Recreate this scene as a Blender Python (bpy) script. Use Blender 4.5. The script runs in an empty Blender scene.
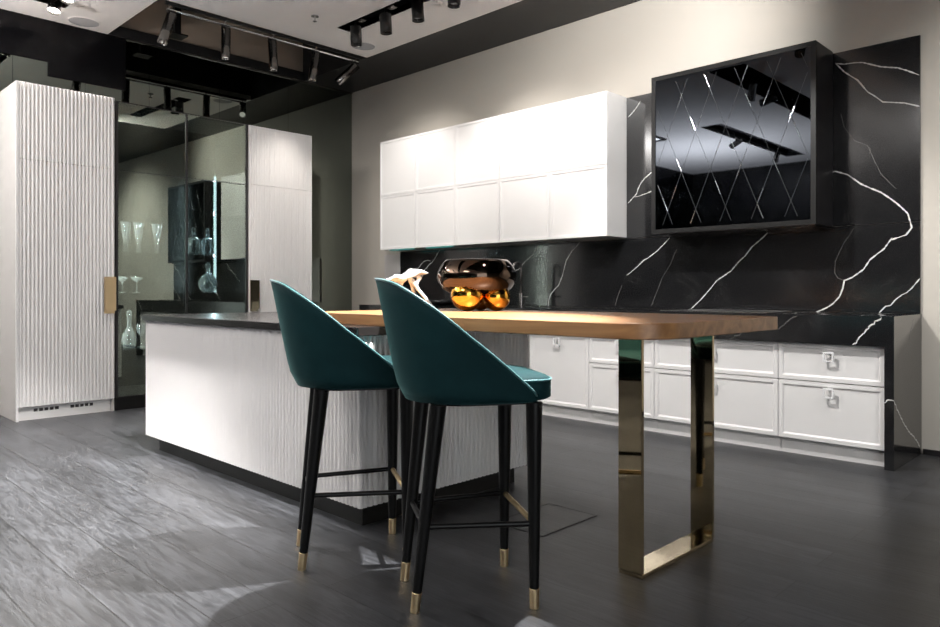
import bpy, bmesh, math, random
from mathutils import Vector, Matrix
random.seed(4)
S = bpy.context.scene
COL = S.collection
R = math.radians

# ------------------------------------------------------------------ camera
cam = bpy.data.cameras.new('camera'); camo = bpy.data.objects.new('camera', cam); COL.objects.link(camo)
camo.location = (0, 0, 1.07); camo.rotation_euler = (R(90), 0, R(44.416))
cam.sensor_width = 36; cam.lens = 722.1 / 940 * 36; cam.shift_y = -22.66 / 940
cam.clip_start = 0.05; cam.clip_end = 60
S.camera = camo
S.view_settings.view_transform = 'Standard'; S.view_settings.look = 'None'
S.view_settings.gamma = 1; S.view_settings.use_curve_mapping = False
S.view_settings.exposure = 1.45
S.cycles.use_denoising = True; S.cycles.denoising_prefilter = 'FAST'; S.cycles.denoising_input_passes = 'RGB_ALBEDO_NORMAL'
S.cycles.diffuse_bounces = 3; S.cycles.max_bounces = 10; S.cycles.glossy_bounces = 6; S.cycles.transparent_max_bounces = 12
S.cycles.sample_clamp_indirect = 2.5; S.cycles.caustics_reflective = False; S.cycles.caustics_refractive = False

# ------------------------------------------------------------------ ambient fill light, added; comes in by the open right side
W = bpy.data.worlds.new('world'); S.world = W; W.use_nodes = True
bg = W.node_tree.nodes['Background']; bg.inputs[0].default_value = (0.93, 0.97, 1.0, 1); bg.inputs[1].default_value = 1.1

def lamp(kind, name, loc, target, power, color=(1, 0.95, 0.9), parent=None, **kw):
    l = bpy.data.lights.new(name, kind); l.energy = power; l.color = color
    for k, v in kw.items(): setattr(l, k, v)
    o = bpy.data.objects.new(name, l); COL.objects.link(o)
    d = Vector(target) - Vector(loc)
    q = d.to_track_quat('-Z', 'Y')
    if parent:
        o.parent = parent; o.location = Vector(loc) - parent.location
    else: o.location = loc
    o.rotation_euler = q.to_euler()
    return o

# ------------------------------------------------------------------ materials
def new(name):
    m = bpy.data.materials.new(name); m.use_nodes = True
    n = m.node_tree.nodes; return m, n, m.node_tree.links, n['Principled BSDF']
def mat(name, col, rough=0.5, metal=0.0, spec=0.5, noise=0.0, nscale=8.0, bump=0.0, bscale=60.0, coat=0.0, stretch=(1, 1, 1), sheen=0.0):
    m, n, l, b = new(name)
    b.inputs['Base Color'].default_value = (*col, 1); b.inputs['Roughness'].default_value = rough
    b.inputs['Metallic'].default_value = metal; b.inputs['Specular IOR Level'].default_value = spec
    b.inputs['Coat Weight'].default_value = coat; b.inputs['Coat Roughness'].default_value = 0.05
    b.inputs['Sheen Weight'].default_value = sheen
    tc = n.new('ShaderNodeTexCoord'); mp = n.new('ShaderNodeMapping'); mp.inputs['Scale'].default_value = stretch
    l.new(tc.outputs['Object'], mp.inputs[0])
    nz = n.new('ShaderNodeTexNoise'); nz.inputs['Scale'].default_value = nscale; nz.inputs['Detail'].default_value = 5
    l.new(mp.outputs[0], nz.inputs[0])
    mx = n.new('ShaderNodeMix'); mx.data_type = 'RGBA'; mx.blend_type = 'MIX'
    mx.inputs[6].default_value = (*[c * (1 - noise) for c in col], 1); mx.inputs[7].default_value = (*[min(1, c * (1 + noise)) for c in col], 1)
    l.new(nz.outputs[0], mx.inputs[0]); l.new(mx.outputs[2], b.inputs['Base Color'])
    if bump:
        nb = n.new('ShaderNodeTexNoise'); nb.inputs['Scale'].default_value = bscale; nb.inputs['Detail'].default_value = 3
        l.new(mp.outputs[0], nb.inputs[0])
        bp = n.new('ShaderNodeBump'); bp.inputs['Strength'].default_value = bump; bp.inputs['Distance'].default_value = 0.002
        l.new(nb.outputs[0], bp.inputs['Height']); l.new(bp.outputs[0], b.inputs['Normal'])
    return m
def emis(name, col, s):
    m, n, l, b = new(name); b.inputs['Base Color'].default_value = (0, 0, 0, 1)
    b.inputs['Emission Color'].default_value = (*col, 1); b.inputs['Emission Strength'].default_value = s
    return m
M = {}
M['beige'] = mat('beige plaster', (0.56, 0.52, 0.46), 0.75, noise=0.07, nscale=1.3, bump=0.1, bscale=90)
M['ceil'] = mat('white ceiling paint', (0.88, 0.845, 0.82), 0.8, noise=0.02)
M['blackceil'] = mat('black ceiling paint', (0.012, 0.012, 0.013), 0.45, noise=0.1)
M['trough'] = mat('raw brown board', (0.38, 0.31, 0.25), 0.7, noise=0.2, nscale=3)
M['lacquer'] = mat('white matt lacquer', (0.78, 0.765, 0.75), 0.38, noise=0.01)
M['flute'] = mat('white fluted lacquer', (0.76, 0.74, 0.728), 0.7, noise=0.01)
M['shell'] = mat('pale grey cabinet side', (0.56, 0.53, 0.51), 0.5, noise=0.02)
M['black'] = mat('black satin', (0.008, 0.008, 0.008), 0.35, spec=0.3, noise=0.1)
M['blackmetal'] = mat('black metal', (0.02, 0.02, 0.02), 0.3, metal=0.3, noise=0.1)
M['darkgrey'] = mat('anthracite frame', (0.035, 0.033, 0.035), 0.3, metal=0.5)
M['gun'] = mat('gunmetal', (0.30, 0.28, 0.27), 0.22, metal=1.0)
M['brass'] = mat('brushed brass', (0.90, 0.70, 0.42), 0.36, metal=1.0, noise=0.05)
M['bronze'] = mat('polished brass', (0.42, 0.345, 0.22), 0.04, metal=1.0, noise=0.02)
M['gold'] = mat('gold mirror', (0.78, 0.38, 0.06), 0.05, metal=1.0)
M['blackwood'] = mat('black lacquered wood', (0.006, 0.006, 0.006), 0.3, spec=0.22, noise=0.2)
M['steel'] = mat('steel', (0.6, 0.6, 0.6), 0.2, metal=1.0)
M['whitemetal'] = mat('white chrome ring', (0.9, 0.9, 0.9), 0.25, metal=0.1)
M['porcelain'] = mat('white porcelain', (0.85, 0.85, 0.84), 0.15, coat=0.5)
M['grille'] = mat('grey speaker cloth', (0.42, 0.42, 0.43), 0.8, bump=0.4, bscale=300)
M['blackgloss'] = mat('black glass fascia', (0.005, 0.005, 0.006), 0.12, spec=0.15)
M['dark'] = mat('dark void', (0.006, 0.006, 0.006), 0.6)
M['bulb'] = emis('lamp lens', (1, 0.94, 0.86), 14)
M['darklens'] = mat('dark lamp lens', (0.05, 0.05, 0.05), 0.1)
M['headblack'] = mat('anthracite spotlight body', (0.045, 0.043, 0.042), 0.3, metal=0.6)
M['bulb2'] = emis('lamp lens dim', (1, 0.95, 0.9), 0.35)
M['led'] = emis('cool led strip', (0.70, 0.90, 1.0), 1.6)
M['vein'] = mat('white marble vein', (0.72, 0.71, 0.69), 0.25)
M['vein2'] = mat('faint marble vein', (0.16, 0.155, 0.15), 0.2)
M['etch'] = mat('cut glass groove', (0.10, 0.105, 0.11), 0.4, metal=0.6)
M['etch_glint'] = mat('painted glint on cut groove', (0.75, 0.78, 0.82), 0.22, metal=1.0)  # glint painted as a lighter colour on some groove pieces

def marble():
    m, n, l, b = new('black marble')
    tc = n.new('ShaderNodeTexCoord')
    nz = n.new('ShaderNodeTexNoise'); nz.inputs['Scale'].default_value = 1.1; nz.inputs['Detail'].default_value = 8; nz.inputs['Distortion'].default_value = 1.2
    l.new(tc.outputs['Object'], nz.inputs[0])
    r = n.new('ShaderNodeValToRGB'); e = r.color_ramp.elements
    e[0].position = 0.492; e[0].color = (0.010, 0.010, 0.011, 1); e[1].position = 0.508; e[1].color = (0.010, 0.010, 0.011, 1)
    k = r.color_ramp.elements.new(0.5); k.color = (0.022, 0.022, 0.022, 1)
    l.new(nz.outputs[0], r.inputs[0]); l.new(r.outputs[0], b.inputs['Base Color'])
    b.inputs['Roughness'].default_value = 0.13; b.inputs['IOR'].default_value = 1.8
    return m
M['marble'] = marble()

def floor_mat():
    m, n, l, b = new('charcoal oak planks')
    tc = n.new('ShaderNodeTexCoord')
    br = n.new('ShaderNodeTexBrick'); br.offset = 0.37; br.inputs['Scale'].default_value = 1.0
    br.inputs['Brick Width'].default_value = 1.9; br.inputs['Row Height'].default_value = 0.207
    br.inputs['Mortar Size'].default_value = 0.0022; br.inputs['Mortar Smooth'].default_value = 0.1
    br.inputs['Color1'].default_value = (0.026, 0.027, 0.030, 1); br.inputs['Color2'].default_value = (0.044, 0.0455, 0.050, 1)
    br.inputs['Mortar'].default_value = (0.008, 0.008, 0.008, 1)
    mp0 = n.new('ShaderNodeMapping'); mp0.inputs['Location'].default_value = (0.3, -0.069 + 0.014, 0)
    l.new(tc.outputs['Object'], mp0.inputs[0]); l.new(mp0.outputs[0], br.inputs[0])
    mp = n.new('ShaderNodeMapping'); mp.inputs['Scale'].default_value = (1.7, 15, 1)
    l.new(tc.outputs['Object'], mp.inputs[0])
    nz = n.new('ShaderNodeTexNoise'); nz.inputs['Scale'].default_value = 2.6; nz.inputs['Detail'].default_value = 9; nz.inputs['Distortion'].default_value = 1.6
    l.new(mp.outputs[0], nz.inputs[0])
    r = n.new('ShaderNodeValToRGB'); e = r.color_ramp.elements
    e[0].position = 0.40; e[0].color = (0.6, 0.6, 0.61, 1); e[1].position = 0.62; e[1].color = (1.4, 1.4, 1.4, 1)
    l.new(nz.outputs[0], r.inputs[0])
    mx = n.new('ShaderNodeMix'); mx.data_type = 'RGBA'; mx.blend_type = 'MULTIPLY'; mx.inputs[0].default_value = 1
    l.new(br.outputs[0], mx.inputs[6]); l.new(r.outputs[0], mx.inputs[7])
    # worn, limed patches
    nw = n.new('ShaderNodeTexNoise'); nw.inputs['Scale'].default_value = 1.4; nw.inputs['Detail'].default_value = 6
    mpw = n.new('ShaderNodeMapping'); mpw.inputs['Scale'].default_value = (1, 3, 1)
    l.new(tc.outputs['Object'], mpw.inputs[0]); l.new(mpw.outputs[0], nw.inputs[0])
    rw = n.new('ShaderNodeValToRGB'); e = rw.color_ramp.elements
    e[0].position = 0.42; e[0].color = (0.8, 0.8, 0.8, 1); e[1].position = 0.7; e[1].color = (1.35, 1.35, 1.36, 1)
    l.new(nw.outputs[0], rw.inputs[0])
    mx2 = n.new('ShaderNodeMix'); mx2.data_type = 'RGBA'; mx2.blend_type = 'MULTIPLY'; mx2.inputs[0].default_value = 1
    l.new(mx.outputs[2], mx2.inputs[6]); l.new(rw.outputs[0], mx2.inputs[7])
    l.new(mx2.outputs[2], b.inputs['Base Color'])
    rr = n.new('ShaderNodeMapRange'); rr.inputs[3].default_value = 0.30; rr.inputs[4].default_value = 0.46
    l.new(nz.outputs[0], rr.inputs[0]); l.new(rr.outputs[0], b.inputs['Roughness'])
    bp = n.new('ShaderNodeBump'); bp.inputs['Strength'].default_value = 0.32; bp.inputs['Distance'].default_value = 0.003
    l.new(nz.outputs[0], bp.inputs['Height'])
    b2 = n.new('ShaderNodeBump'); b2.inputs['Strength'].default_value = 0.8; b2.inputs['Distance'].default_value = 0.002; b2.invert = True
    l.new(br.outputs['Fac'], b2.inputs['Height']); l.new(bp.outputs[0], b2.inputs['Normal']); l.new(b2.outputs[0], b.inputs['Normal'])
    b.inputs['Specular IOR Level'].default_value = 0.5
    return m
M['floor'] = floor_mat()

def wood():
    m, n, l, b = new('warm oak')
    tc = n.new('ShaderNodeTexCoord'); mp = n.new('ShaderNodeMapping'); mp.inputs['Scale'].default_value = (0.8, 9, 9)
    l.new(tc.outputs['Object'], mp.inputs[0])
    nz = n.new('ShaderNodeTexNoise'); nz.inputs['Scale'].default_value = 2.0; nz.inputs['Detail'].default_value = 8; nz.inputs['Distortion'].default_value = 1.0
    l.new(mp.outputs[0], nz.inputs[0])
    r = n.new('ShaderNodeValToRGB'); e = r.color_ramp.elements
    e[0].position = 0.3; e[0].color = (0.27, 0.125, 0.050, 1); e[1].position = 0.7; e[1].color = (0.47, 0.24, 0.105, 1)
    l.new(nz.outputs[0], r.inputs[0]); l.new(r.outputs[0], b.inputs['Base Color'])
    b.inputs['Roughness'].default_value = 0.36
    bp = n.new('ShaderNodeBump'); bp.inputs['Strength'].default_value = 0.15; bp.inputs['Distance'].default_value = 0.001
    l.new(nz.outputs[0], bp.inputs['Height']); l.new(bp.outputs[0], b.inputs['Normal'])
    return m
M['oak'] = wood()

def velvet():
    m, n, l, b = new('teal velvet')
    b.inputs['Base Color'].default_value = (0.010, 0.072, 0.082, 1); b.inputs['Roughness'].default_value = 0.75
    b.inputs['Sheen Weight'].default_value = 0.32; b.inputs['Specular IOR Level'].default_value = 0.12; b.inputs['Sheen Roughness'].default_value = 0.35
    b.inputs['Sheen Tint'].default_value = (0.35, 0.72, 0.70, 1)
    tc = n.new('ShaderNodeTexCoord'); nz = n.new('ShaderNodeTexNoise'); nz.inputs['Scale'].default_value = 9; nz.inputs['Detail'].default_value = 3
    l.new(tc.outputs['Object'], nz.inputs[0])
    mx = n.new('ShaderNodeMix'); mx.data_type = 'RGBA'
    mx.inputs[6].default_value = (0.003, 0.017, 0.020, 1); mx.inputs[7].default_value = (0.007, 0.035, 0.039, 1)
    l.new(nz.outputs[0], mx.inputs[0]); l.new(mx.outputs[2], b.inputs['Base Color'])
    n2 = n.new('ShaderNodeTexNoise'); n2.inputs['Scale'].default_value = 350
    l.new(tc.outputs['Object'], n2.inputs[0])
    bp = n.new('ShaderNodeBump'); bp.inputs['Strength'].default_value = 0.12; bp.inputs['Distance'].default_value = 0.001
    l.new(n2.outputs[0], bp.inputs['Height']); l.new(bp.outputs[0], b.inputs['Normal'])
    return m
M['velvet'] = velvet()

def mirror(name, col, rough=0.01):
    m, n, l, b = new(name)
    b.inputs['Base Color'].default_value = (*col, 1); b.inputs['Metallic'].default_value = 1; b.inputs['Roughness'].default_value = rough
    return m
M['smoke'] = mirror('smoked wall mirror', (0.235, 0.262, 0.235))
M['bronzemirror'] = mirror('dark hood glass', (0.050, 0.056, 0.066), 0.02)

def smoked_glass():
    m = bpy.data.materials.new('smoked reflective glass'); m.use_nodes = True
    n = m.node_tree.nodes; l = m.node_tree.links; n.clear()
    o = n.new('ShaderNodeOutputMaterial'); t = n.new('ShaderNodeBsdfTransparent'); t.inputs[0].default_value = (0.55, 0.60, 0.58, 1)
    g = n.new('ShaderNodeBsdfGlossy'); g.inputs[0].default_value = (0.86, 0.95, 0.84, 1); g.inputs[1].default_value = 0.0
    mx = n.new('ShaderNodeMixShader'); mx.inputs[0].default_value = 0.235
    l.new(t.outputs[0], mx.inputs[1]); l.new(g.outputs[0], mx.inputs[2]); l.new(mx.outputs[0], o.inputs[0])
    return m
M['smokeglass'] = smoked_glass()
def clear_glass(name, tint, fac):
    m = bpy.data.materials.new(name); m.use_nodes = True
    n = m.node_tree.nodes; l = m.node_tree.links; n.clear()
    o = n.new('ShaderNodeOutputMaterial'); t = n.new('ShaderNodeBsdfTransparent'); t.inputs[0].default_value = (*tint, 1)
    g = n.new('ShaderNodeBsdfGlossy'); g.inputs[0].default_value = (1, 1, 1, 1); g.inputs[1].default_value = 0.08
    lw = n.new('ShaderNodeLayerWeight'); lw.inputs[0].default_value = fac
    mx = n.new('ShaderNodeMixShader'); l.new(lw.outputs['Facing'], mx.inputs[0])
    l.new(t.outputs[0], mx.inputs[1]); l.new(g.outputs[0], mx.inputs[2]); l.new(mx.outputs[0], o.inputs[0])
    return m
M['crystal'] = clear_glass('cut crystal', (0.93, 0.96, 0.98), 0.70)
_n = M['crystal'].node_tree.nodes; _l = M['crystal'].node_tree.links
_d = _n.new('ShaderNodeBsdfDiffuse'); _d.inputs[0].default_value = (0.9, 0.95, 0.97, 1); _a = _n.new('ShaderNodeMixShader'); _a.inputs[0].default_value = 0.4
_g = [k for k in _n if k.type == 'BSDF_GLOSSY'][0]; _m = [k for k in _n if k.type == 'MIX_SHADER' and k != _a][0]
_l.new(_g.outputs[0], _a.inputs[1]); _l.new(_d.outputs[0], _a.inputs[2]); _l.new(_a.outputs[0], _m.inputs[2])
M['shelfglass'] = clear_glass('clear shelf glass', (0.85, 0.9, 0.88), 0.2)
M['blackglass'] = mat('black vase glass', (0.012, 0.009, 0.008), 0.03, spec=0.9, coat=1.0)
M['tint'] = mirror('smoky mirrored vase', (0.09, 0.062, 0.046), 0.03)

# ------------------------------------------------------------------ mesh helpers
class MB:
    def __init__(s): s.v = []; s.f = []; s.m = []
    def add(s, vs, fs, m=0):
        k = len(s.v); s.v += [tuple(v) for v in vs]
        for f in fs: s.f.append([i + k for i in f]); s.m.append(m)
    def box(s, x0, x1, y0, y1, z0, z1, m=0):
        if x0 > x1: x0, x1 = x1, x0
        if y0 > y1: y0, y1 = y1, y0
        if z0 > z1: z0, z1 = z1, z0
        v = [(x, y, z) for z in (z0, z1) for y in (y0, y1) for x in (x0, x1)]
        s.add(v, [(0, 2, 3, 1), (4, 5, 7, 6), (0, 1, 5, 4), (2, 6, 7, 3), (0, 4, 6, 2), (1, 3, 7, 5)], m)
    def tube(s, p0, p1, r0, r1=None, n=16, m=0, caps=True):
        if r1 is None: r1 = r0
        p0 = Vector(p0); p1 = Vector(p1); d = (p1 - p0).normalized()
        a = d.orthogonal().normalized(); b = d.cross(a)
        v = []
        for p, r in ((p0, r0), (p1, r1)):
            for i in range(n):
                t = 2 * math.pi * i / n; v.append(p + (a * math.cos(t) + b * math.sin(t)) * r)
        f = [(i, (i + 1) % n, n + (i + 1) % n, n + i) for i in range(n)]
        if caps: f += [tuple(range(n - 1, -1, -1)), tuple(range(n, 2 * n))]
        s.add(v, f, m)
    def path(s, pts, r, n=10, m=0, closed=False):
        pts = [Vector(p) for p in pts]; k = len(pts); v = []
        up = None
        for i, p in enumerate(pts):
            a = pts[i - 1] if (i or closed) else p; b = pts[(i + 1) % k] if (i < k - 1 or closed) else p
            d = (b - a).normalized()
            if up is None: up = d.orthogonal().normalized()
            up = (up - d * up.dot(d)).normalized(); w = d.cross(up)
            for j in range(n):
                t = 2 * math.pi * j / n; v.append(p + (up * math.cos(t) + w * math.sin(t)) * r)
        f = []
        for i in range(k if closed else k - 1):
            for j in range(n):
                i2 = (i + 1) % k
                f.append((i * n + j, i * n + (j + 1) % n, i2 * n + (j + 1) % n, i2 * n + j))
        if not closed: f += [tuple(range(n - 1, -1, -1)), tuple(range((k - 1) * n, k * n))]
        s.add(v, f, m)
    def lathe(s, prof, c, n=40, m=0, closed=False):
        cx, cy, cz = c; v = []; k = len(prof)
        for r, z in prof:
            for j in range(n):
                t = 2 * math.pi * j / n; v.append((cx + r * math.cos(t), cy + r * math.sin(t), cz + z))
        f = []
        for i in range(k - 1 + (1 if closed else 0)):
            for j in range(n):
                i2 = (i + 1) % k; f.append((i * n + j, i * n + (j + 1) % n, i2 * n + (j + 1) % n, i2 * n + j))
        s.add(v, f, m)
    def prism(s, poly, z0, z1, m=0):
        n = len(poly)
        s.add([(x, y, z0) for x, y in poly] + [(x, y, z1) for x, y in poly],
              [tuple(range(n - 1, -1, -1)), tuple(range(n, 2 * n))] + [(i, (i + 1) % n, n + (i + 1) % n, n + i) for i in range(n)], m)
    def build(s, name, mats, parent=None, smooth=False, bevel=0, seg=2, world=True, sub=0):
        me = bpy.data.meshes.new(name)
        off = Vector((0, 0, 0))
        if parent is not None and world:
            p = parent
            while p is not None: off += p.location; p = p.parent
        me.from_pydata([tuple(Vector(v) - off) for v in s.v], [], s.f)
        if not isinstance(mats, (list, tuple)): mats = [mats]
        for q in mats: me.materials.append(q)
        me.polygons.foreach_set('material_index', s.m)
        bm = bmesh.new(); bm.from_mesh(me); bmesh.ops.remove_doubles(bm, verts=bm.verts, dist=1e-5)
        bmesh.ops.recalc_face_normals(bm, faces=bm.faces); bm.to_mesh(me); bm.free()
        o = bpy.data.objects.new(name, me); COL.objects.link(o)
        if parent is not None: o.parent = parent
        if smooth:
            for p in me.polygons: p.use_smooth = True
            if smooth != 'all':
                try: me.set_sharp_from_angle(angle=R(38))
                except Exception: pass
        if bevel:
            b = o.modifiers.new('bevel', 'BEVEL'); b.width = bevel; b.segments = seg; b.limit_method = 'ANGLE'; b.angle_limit = R(40)
            b.harden_normals = False
        if sub:
            q = o.modifiers.new('sub', 'SUBSURF'); q.levels = sub; q.render_levels = sub
        return o
def bx(x0, x1, y0, y1, z0, z1):
    b = MB(); b.box(x0, x1, y0, y1, z0, z1); return b
def tag(o, label, cat, group=None):
    o['label'] = label; o['category'] = cat
    if group: o['group'] = group
    return o
def thing(name, loc, label, cat, group=None, rz=0):
    o = bpy.data.objects.new(name, None); COL.objects.link(o); o.location = loc; o.rotation_euler = (0, 0, rz)
    return tag(o, label, cat, group)
def struct(name, b, m, **kw):
    o = b.build(name, m, **kw); o['kind'] = 'structure'; return o

# ------------------------------------------------------------------ setting
XL, YB, ZC = -7.44, 5.465, 3.566      # mirror wall, back wall, ceiling height
XR, YF = 4.2, -4.2
struct('floor', bx(XL - .2, XR, YF, YB + .2, -0.1, 0), M['floor'])
struct('wall_back', bx(XL - .2, XR, YB, YB + 0.15, 0, ZC + .9), M['beige'])
struct('wall_right', bx(XR, XR + .15, 0.5, YB + .15, 0, ZC + .2), M['beige'])
b = MB(); b.box(XL - .2, XL - .02, YF, YB, 0, ZC, 1)
ys = [YF, -2.6, -1.3, 0.0, 1.02, 1.75, 2.35, 2.95, 3.70, 4.55, YB]
for y0, y1 in zip(ys, ys[1:]):
    b.box(XL - .02, XL, y0 + .0015, y1 - .0015, 0.0, ZC, 0)
struct('wall_left', b, [M['smoke'], M['dark']])
b = bx(XL + .0005, XL + .008, YF, 2.03, 3.18, ZC - .001); b.box(XL + .0005, XL + .008, 2.03, 2.72, 3.05, ZC - .001)
struct('trim_7', b, M['blackgloss'])
struct('wall_front', bx(XL - .2, XR, YF - .15, YF, 0, ZC + .2), M['blackmetal'])
struct('baseboard_back', bx(-1.19, XR, YB - .012, YB, 0, 0.035), M['darkgrey'])

def tiles(name, regions, holes, z0, z1, m):
    xs = sorted({v for r in regions + holes for v in r[:2]}); yy = sorted({v for r in regions + holes for v in r[2:4]})
    b = MB()
    for x0, x1 in zip(xs, xs[1:]):
        for y0, y1 in zip(yy, yy[1:]):
            cx, cy = (x0 + x1) / 2, (y0 + y1) / 2
            inside = any(r[0] < cx < r[1] and r[2] < cy < r[3] for r in regions)
            if inside and not any(h[0] < cx < h[1] and h[2] < cy < h[3] for h in holes):
                b.box(x0, x1, y0, y1, z0, z1)
    return struct(name, b, m)
SLOT_A = (-7.02, -5.2, 1.77, 2.055)        # by the mirror wall
SLOT_B = (-5.70, -2.9, 4.01, 4.19)        # before the wall cabinets
SLOT_C = (-5.2, -4.86, -3.5, -0.1)
SLOT_D = (-3.82, -3.40, -3.4, 2.45)
white = [(XL, -6.2, YF, 2.55), (-6.2, -2.4, YF, 4.75), (-2.4, XR, YF, 0.3)]
tiles('ceiling', white, [SLOT_A, SLOT_B, SLOT_C, SLOT_D], ZC, ZC + .06, M['ceil'])
tiles('ceiling_black_band', [(XL, XR, 4.75, YB), (-2.4, XR, 0.3, 4.75)], [(-2.0, 0.4, 4.0, 4.2)], ZC, ZC + .06, M['blackceil'])
def slot_box(name, s, h=0.12):
    x0, x1, y0, y1 = s; b = MB(); t = .012
    b.box(x0 - t, x1 + t, y0 - t, y0, ZC + .001, ZC + h); b.box(x0 - t, x1 + t, y1, y1 + t, ZC + .001, ZC + h)
    b.box(x0 - t, x0, y0, y1, ZC + .001, ZC + h); b.box(x1, x1 + t, y0, y1, ZC + .001, ZC + h)
    b.box(x0 - t, x1 + t, y0 - t, y1 + t, ZC + h, ZC + h + .01)
    return struct(name, b, M['blackceil'])
slot_box('trim_1', SLOT_A); slot_box('trim_2', SLOT_B); slot_box('trim_3', SLOT_C); slot_box('trim_8', SLOT_D, .5); slot_box('trim_4', (-2.0, 0.4, 4.0, 4.2))
# open void over the mirror wall
b = MB()
b.box(XL - .02, XL - .0, 2.55, 4.75, ZC, ZC + .9, 0)               # brown board over the mirror
b.box(XL, -6.2, 2.53, 2.55, ZC + .06, ZC + .9, 0)
b.box(XL, -6.2, 4.75, 4.77, ZC + .06, ZC + .9, 1)
b.box(-6.2, -6.18, 2.55, 4.75, ZC + .06, ZC + .9, 1)
b.box(XL - .02, -6.18, 2.53, 4.77, ZC + .9, ZC + .92, 1)
b.box(XL, XL + .03, 2.55, 4.75, ZC, ZC + .10, 1)                   # black ledge
b.box(XL + .25, XL + .33, 2.55, 4.75, ZC + .55, ZC + .68, 1)       # duct beam
struct('trim_5', b, [M['trough'], M['blackceil']])
b = MB(); b.box(XL, XL + .012, 2.56, YB, ZC - .012, ZC - .002)
struct('trim_6', b, M['gun'])
b = MB(); b.box(-7.05, -6.99, 3.02, 3.08, ZC + .0, ZC + .9); b.box(-7.10, -6.94, 2.97, 3.13, ZC + .0, ZC + .015)
tag(b.build('hanging_post', M['black']), 'black square steel post hanging inside the open ceiling void', 'post')

# ------------------------------------------------------------------ fluted panels
def flutes(a0, a1, z0, z1, p, out, axis, n, depth=.007):
    """ribs along `axis` ('y' or 'x'), face plane at p, bulging to p+out*depth; back closed .018 behind"""
    b = MB(); w = (a1 - a0) / n; prof = [(a0, 0)]
    for i in range(n):
        s = a0 + i * w
        for t, d in ((.08, .0), (.2, .68), (.38, .96), (.62, .96), (.8, .68), (.92, .0)):
            prof.append((s + t * w, d * depth))
    prof.append((a1, 0))
    back = p - out * .018
    P = (lambda a, q, z: (q, a, z)) if axis == 'y' else (lambda a, q, z: (a, q, z))
    v = []; k = len(prof)
    for z in (z0, z1):
        for a, d in prof: v.append(P(a, p - out * depth + out * d, z))
        v.append(P(a1, back, z)); v.append(P(a0, back, z))
    T = k + 2
    f = [(i, i + 1, T + i + 1, T + i) for i in range(T - 1)] + [(T - 1, 0, T, 2 * T - 1)]
    # caps as strips
    for o in (0, T):
        f.append(tuple(o + i for i in range(T)))
    b.add(v, f); return b

# ------------------------------------------------------------------ tall cabinets
XF = -6.75
def brass_pull(parent, y0, y1, z0, z1, label=None, m='brass'):
    b = MB(); t = .004; px = XF + .034
    b.box(px - t, px, y0, y1, z0, z1); b.box(XF + .001, px, y0, y0 + t, z0, z1); b.box(XF + .001, px, y1 - t, y1, z0, z1)
    b.box(XF + .001, px, y0, y1, z1 - t, z1); b.box(XF + .001, XF + .004, y0, y1, z0 - .025, z1)
    o = b.build('handle', M[m], parent, bevel=.001)
    if label: o['label'] = label
    return o
def tall_cabinet(y0, y1, label, n, split, ztop, side, vents):
    t = thing('tall_cabinet', (XF - .3, (y0 + y1) / 2, 0), label, 'cabinet')
    b = MB(); x0 = XL + .006
    b.box(x0, XF - .02, y0, y0 + .022, 0, ztop); b.box(x0, XF - .02, y1 - .022, y1, 0, ztop)
    b.box(x0, XF - .02, y0 + .022, y1 - .022, ztop - .02, ztop); b.box(x0, XF - .02, y0 + .022, y1 - .022, .11, .13)
    b.box(x0, x0 + .01, y0 + .022, y1 - .022, .13, ztop - .02)
    b.box(x0, XF - .02, y0 + .022, y1 - .022, split - .01, split + .01)
    b.build('carcass', M['shell'], t)
    if side:   # full side panel brought flush with the doors
        bx(XF - .0205, XF + .002, y0, y0 + .018, 0, ztop).build('side_panel', M['lacquer'], t)
    ya = y0 + (.02 if side else .002)
    flutes(ya, y1 - .002, split + .002, ztop, XF, 1, 'y', n, .008).build('door', M['flute'], t, smooth=True)
    d = flutes(ya, y1 - .002, .116, split - .002, XF, 1, 'y', n, .008).build('door', M['flute'], t, smooth=True)
    bx(XF - .09, XF - .045, y0 + .024, y1 - .024, 0, .108).build('plinth', M['lacquer'], t)
    if vents:
        for a, e in ((1.75, 1.95), (2.03, 2.22)):
            b = MB(); b.box(XF - .0452, XF - .0448, a, e, .064, .092, 1)
            for k in range(5):
                w = (e - a) / 5; b.box(XF - .0455, XF - .043, a + k * w, a + k * w + w * .72, .066, .09)
            b.build('vent_grille', [M['darkgrey'], M['lacquer']], t)
    return t, d
tc, d = tall_cabinet(1.612, 2.378, 'tall white fluted cabinet with a brass pull and floor vents, at the left edge', 25, 2.152, 2.785, True, True)
brass_pull(tc, 2.285, 2.376, .895, 1.193)
tc2, d = tall_cabinet(3.672, 4.430, 'tall white fluted cabinet right of the smoked glass vitrine', 26, 2.158, 2.76, False, False)
brass_pull(tc2, 3.686, 3.776, .885, 1.180, 'polished bronze pull', 'bronze')

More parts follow.
